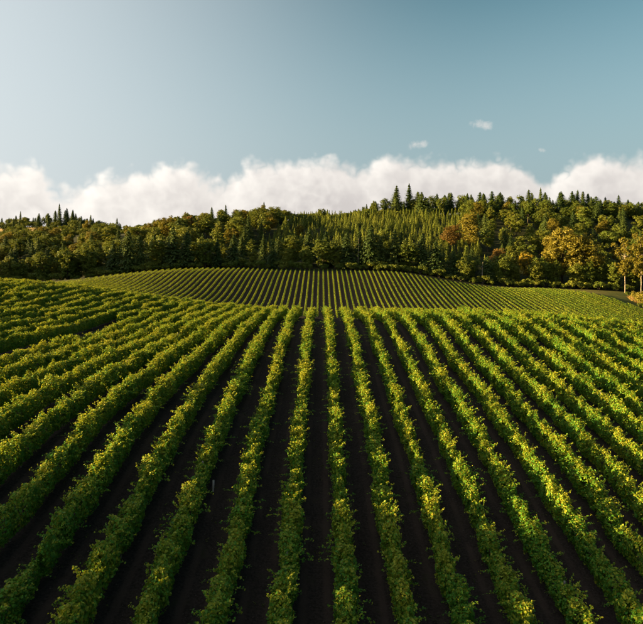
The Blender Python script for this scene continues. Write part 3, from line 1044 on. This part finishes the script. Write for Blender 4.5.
# undergrowth in front of the edge
scatter(95, (-190, 165), lambda X: edge_y(X) - rng.uniform(0.5, 4.5), 2.4,
        lambda X, Y: tree('shrub', BUSH, X, Y, rng.uniform(3.0, 6.0), 3.0, 'low dark shrub at the foot of the wood edge ' + zone(X, Y), 'shrub', 'shrubs at the foot of the wood', 1.1, 'foliage', 'stems'))

scatter(60, (-200, -35), lambda X: edge_y(X) + rng.uniform(1, 9), 2.4,
        lambda X, Y: tree('shrub', BUSH, X, Y, rng.uniform(4.0, 7.0), 3.0, 'tall dark shrub filling the wood edge between trunks ' + zone(X, Y), 'shrub', 'shrubs at the foot of the wood', 1.2, 'foliage', 'stems'))

# sunlit slope: young conifers in the middle, gold-green broadleaf to either side
def in_young(X, Y): return -35 < X - (Y - 400) * 0.12 < 105


def slope_tree(X, Y):
    r = rng.random()
    if in_young(X, Y):
        tree('young_conifer', YOUNG, X, Y, rng.uniform(4.5, 9.5), 10, 'slender yellow-green young conifer ' + tier(Y) + ' on the planted slope ' + zone(X, Y), 'tree', 'young conifers on the sunlit slope', rng.uniform(0.9, 1.15))
    elif r < 0.18:
        tree('fir_tree', FIR, X, Y, rng.uniform(13, 19), 24, 'dark conifer among broadleaf trees ' + tier(Y) + ' on the hillside ' + zone(X, Y), 'tree', 'conifers scattered on the hillside', 1.15)
    elif r < 0.34:
        tree('oak_tree', GOLD, X, Y, rng.uniform(13, 18), 19, 'gold-tinged oak ' + tier(Y) + ' on the hillside ' + zone(X, Y), 'tree', 'gold-tinged trees on the hillside', rng.uniform(0.9, 1.1))
    else:
        tree('broadleaf_tree', BROAD, X, Y, rng.uniform(12, 18), 18, 'green broadleaf tree ' + tier(Y) + ' on the hillside ' + zone(X, Y), 'tree', 'green broadleaf trees on the hillside', rng.uniform(1.0, 1.35))


nyoung = 0
rest = []
for Y0 in np.arange(384, 530, 7.6):
    for X_ in np.arange(-34 + (Y0 - 400) * 0.12, 104 + (Y0 - 400) * 0.12, 3.4):
        X, Y = X_ + rng.normal(0, 0.9), Y0 + rng.normal(0, 2.6)
        if not in_young(X, Y) or any((a_ - X) ** 2 + (b_ - Y) ** 2 < 6 for a_, b_, c_ in taken):
            continue
        if rng.random() < 0.38 and nyoung < 275:
            slope_tree(X, Y); nyoung += 1
        else:
            rest.append((X, Y))
        taken.append((X, Y, 3.0))
yv, yf, yt = [], [], []
sv, sf, st = YOUNG_LOW
for i, (X, Y) in enumerate(rest):
    a_ = rng.uniform(0, 6.28); h_ = rng.uniform(0.42, 0.9); c_, d_ = math.cos(a_), math.sin(a_)
    yv.append(np.stack([(sv[:, 0] * c_ - sv[:, 1] * d_) * h_ + X, (sv[:, 0] * d_ + sv[:, 1] * c_) * h_ + Y, sv[:, 2] * h_ + gz(X, Y)], 1))
    yf.append(sf + i * len(sv)); yt.append(np.clip(st + rng.normal(0, 0.12), 0, 1))
o = link('young_conifer_stand', mesh_np('young_conifer_stand', np.concatenate(yv), np.concatenate(yf), M['young'], np.concatenate(yt)))
tag(o, 'dense stand of young conifers filling in the planted slope', 'conifers', kind='stuff')
scatter(120, (-240, -30), lambda X: rng.uniform(368, 480), 8.5, slope_tree)
scatter(125, (90, 265), lambda X: rng.uniform(372, 545), 8.0, slope_tree)

# ridge crest
def ridge_y(X): return float(np.interp(X, [-120, -60, 0, 60, 120, 300], [455, 480, 522, 548, 565, 565]))


def ridge_tree(X, Y):
    if X > 25:
        if rng.random() < 0.74:
            tree('fir_tree', FIR, X, Y, (13 + 12 * rng.random() ** 1.3) * min(1.0, 0.55 + max(0, X - 20) / 90), 24, 'tall dark conifer along the ridge crest ' + zone(X, Y).replace('below', 'beside').replace('around', 'above'), 'tree', 'tall conifers on the ridge crest', rng.uniform(1.0, 1.7))
        else:
            tree('broadleaf_tree', BROAD, X, Y, rng.uniform(14, 19), 18, 'dark olive broadleaf tree between ridge-crest conifers ' + zone(X, Y).replace('below', 'beside').replace('around', 'above'), 'tree', 'broadleaf trees on the ridge crest', 0.9)
    elif X > -25:
        tree('young_conifer', YOUNG, X, Y, rng.uniform(8, 11), 10, 'slender young conifer on the top edge of the planted slope ' + zone(X, Y), 'tree', 'young conifers on the sunlit slope', 1.1)
    else:
        tree('broadleaf_tree', BROAD if rng.random() < 0.6 else GOLD, X, Y, rng.uniform(9, 15), 18, 'broad-crowned tree on the low skyline ' + zone(X, Y).replace('below', 'beside'), 'tree', 'trees on the low skyline', 1.0)


scatter(165, (-125, 310), lambda X: ridge_y(X) + rng.uniform(-26, 26), 5.5, ridge_tree)

# copse added out of view towards the sun to shade the field's low end
for X, Y, h in ((-66, 8, 11.5), (-70, 17, 10), (-63, 25, 10.5), (-74, 1, 12), (-69, 32, 8)):
    tree('broadleaf_tree', BROAD, X, Y, h, 18, 'broadleaf tree of the copse added out of view to shade the vines', 'tree', 'copse trees added out of view for shade', 1.05)

# distant knoll
def knoll_tree(X, Y):
    kz = 'at the foot of the distant knoll' if Y < 640 else 'on the distant knoll behind the dry clearing' if X < -300 else 'around the tallest fir of the distant knoll' if X < -255 else 'on the lower flank of the distant knoll'
    if rng.random() < 0.6:
        tree('fir_tree', FIR, X, Y, rng.uniform(13, 26), 24, 'dark conifer ' + kz, 'tree', 'trees on the distant knoll', 1.1)
    else:
        tree('broadleaf_tree', BROAD, X, Y, rng.uniform(10, 15), 18, 'small green broadleaf tree ' + kz, 'tree', 'trees on the distant knoll', 1.0)


scatter(34, (-325, -225), lambda X: rng.uniform(678, 712), 5.5, knoll_tree)
scatter(26, (-420, -325), lambda X: rng.uniform(690, 720), 7, knoll_tree)
scatter(30, (-400, -150), lambda X: rng.uniform(560, 615), 8, knoll_tree)

scatter(45, (-400, -150), lambda X: rng.uniform(640, 690) if X > -262 else rng.uniform(672, 690), 3.5,
        lambda X, Y: tree('shrub', BUSH, X, Y, rng.uniform(4, 8), 3.0, 'low bushy scrub on the distant knoll', 'shrub', 'scrub on the distant knoll', 1.3, 'foliage', 'stems'))
scatter(70, (-140, 40), lambda X: ridge_y(X) + rng.uniform(-16, 14), 3.0,
        lambda X, Y: tree('shrub', BUSH, X, Y, rng.uniform(5, 8), 3.0, 'bushy scrub under the low skyline trees ' + zone(X, Y).replace('below', 'beside'), 'shrub', 'scrub on the low skyline', 1.3, 'foliage', 'stems'))

scatter(26, (-75, -8), lambda X: ridge_y(X) + rng.uniform(-22, 10), 2.2,
        lambda X, Y: tree('shrub', BUSH, X, Y, rng.uniform(5, 7), 3.0, 'bushy scrub where the low skyline meets the planted slope', 'shrub', 'scrub on the low skyline', 1.4, 'foliage', 'stems'))

scatter(70, (20, 300), lambda X: ridge_y(X) + rng.uniform(-14, 16), 2.2,
        lambda X, Y: tree('shrub', BUSH, X, Y, rng.uniform(5, 8), 3.0, 'dark scrub under the ridge-crest trees ' + zone(X, Y).replace('below', 'beside').replace('around', 'above'), 'shrub', 'scrub on the ridge crest', 1.4, 'foliage', 'stems'))

# shrubs and dry grass beside the grassy track
for x, y, d, h, w in ((640, 0, 296, 6.5, 1.1), (633, 0, 306, 4.0, 1.2), (648, 0, 290, 5.5, 1.1), (628, 0, 310, 3.0, 1.0), (655, 0, 300, 6.0, 1.2), (641, 0, 280, 3.2, 1.0)):
    X, Y = px(x, y, d)
    tree('shrub', GBUSH if random.random() < 0.4 else BUSH, X, Y, h, 3.1, 'bushy green shrub beside the dry golden grass', 'shrub', 'shrubs by the dry grass', w, 'foliage', 'stems')
n = 2600
ang, rr = rng.uniform(0, 6.28, n), np.sqrt(rng.uniform(0, 1, n))
gx_, gy_ = 156 + 8 * rr * np.cos(ang), 292 + 21 * rr * np.sin(ang)
gz_ = ground_z(gx_, gy_)
hh = rng.uniform(0.5, 1.3, n)
lean = rng.normal(0, 0.25, (n, 2))
wv = rng.normal(0, 1, (n, 2)); wv /= np.linalg.norm(wv, axis=1, keepdims=True)
b = np.stack([gx_, gy_, gz_ - 0.03], 1)
v = np.stack([b - np.c_[wv * 0.05, np.zeros(n)], b + np.c_[wv * 0.05, np.zeros(n)], b + np.c_[lean * hh[:, None], hh]], 1).reshape(-1, 3)
o = link('dry_grass', mesh_np('dry_grass', v, np.arange(n * 3).reshape(n, 3), M['dry'], np.repeat(rng.uniform(0, 1, n), 3)))
tag(o, 'tall dry golden grass beside the shrubs at the field corner', 'grass', kind='stuff')

# ------------------------------------------------------------------ small things between the near rows
n = 5200
wx = rng.uniform(-24, 26, n); wy = 16 + 60 * rng.uniform(0, 1, n) ** 1.4
patch = np.sin(wx * 0.9 + 3 * np.sin(wy * 0.21)) + np.sin(wy * 0.7 + wx * 1.7)
keep = patch + rng.normal(0, 0.7, n) > 0.7
wx, wy = wx[keep], wy[keep]; n = len(wx)
nb = 5
cx, cy = np.repeat(wx, nb) + rng.normal(0, 0.06, n * nb), np.repeat(wy, nb) + rng.normal(0, 0.06, n * nb)
pos = np.stack([cx, cy, ground_z(cx, cy) + rng.uniform(0.02, 0.09, n * nb)], 1)
v, f = quads_np(pos, rng.normal(0, 0.6, (n * nb, 3)) + [0, 0, 0.8], rng.uniform(0.05, 0.13, n * nb), 0.45)
o = link('weeds', mesh_np('weeds', v, f, M['weed'], np.repeat(rng.uniform(0, 1, n * nb), 4)))
tag(o, 'sparse low weeds on the soil between the near rows', 'weeds', kind='stuff')

n = 7000
cx = rng.uniform(-24, 26, n); cy = 15 + 40 * rng.uniform(0, 1, n) ** 1.5
cs_ = 0.015 + 0.05 * rng.random(n) ** 3
cz = ground_z(cx, cy) + cs_ * 0.2
octa = np.array([(1, 0, 0), (0, 1, 0), (-1, 0, 0), (0, -1, 0), (0, 0, 1), (0, 0, -1)], float)
v = (octa[None] * (1 + rng.uniform(-0.35, 0.35, (n, 6, 1))) * cs_[:, None, None] * np.array([1, 1, 0.7]) + np.stack([cx, cy, cz], 1)[:, None]).reshape(-1, 3)
fo = np.array([(0, 1, 4), (1, 2, 4), (2, 3, 4), (3, 0, 4), (1, 0, 5), (2, 1, 5), (3, 2, 5), (0, 3, 5)])
o = link('soil_clods', mesh_np('soil_clods', v, (fo[None] + (np.arange(n) * 6)[:, None, None]).reshape(-1, 3), M['clod']))
tag(o, 'crumbly soil clods strewn over the dark alleys', 'soil', kind='stuff')

# white grow tubes round young replacement vines
tv, tf = tube_np([(0, 0, -0.08), (0, 0, 0.3), (0, 0, 0.6)], [0.055, 0.055, 0.055], 10)
ti, tj = tube_np([(0, 0, 0.6), (0, 0, 0.2)], [0.048, 0.048], 10)
ring = np.array([[20 + i, 20 + (i + 1) % 10, 30 + (i + 1) % 10, 30 + i] for i in range(10)])
tube_me = mesh_np('grow_tube', np.concatenate([tv, ti]), [tf, tj + 30, ring], M['tube'], smooth=True)
for x, y, d, lab in ((60, 582, 22.6, 'white grow tube beside a vine row at the low end of the field'), (213, 469, 33.0, 'white grow tube between green rows in the shaded middle of the slope')):
    X, Y = px(x, y, d)
    o = link('grow_tube', tube_me)
    o.location = (X, Y, gz(X, Y)); o.rotation_euler = (R(random.uniform(-3, 3)), R(random.uniform(-4, 4)), 0)
    tag(o, lab, 'grow tube', 'grow tubes among the vines')
print('trees', ntree)
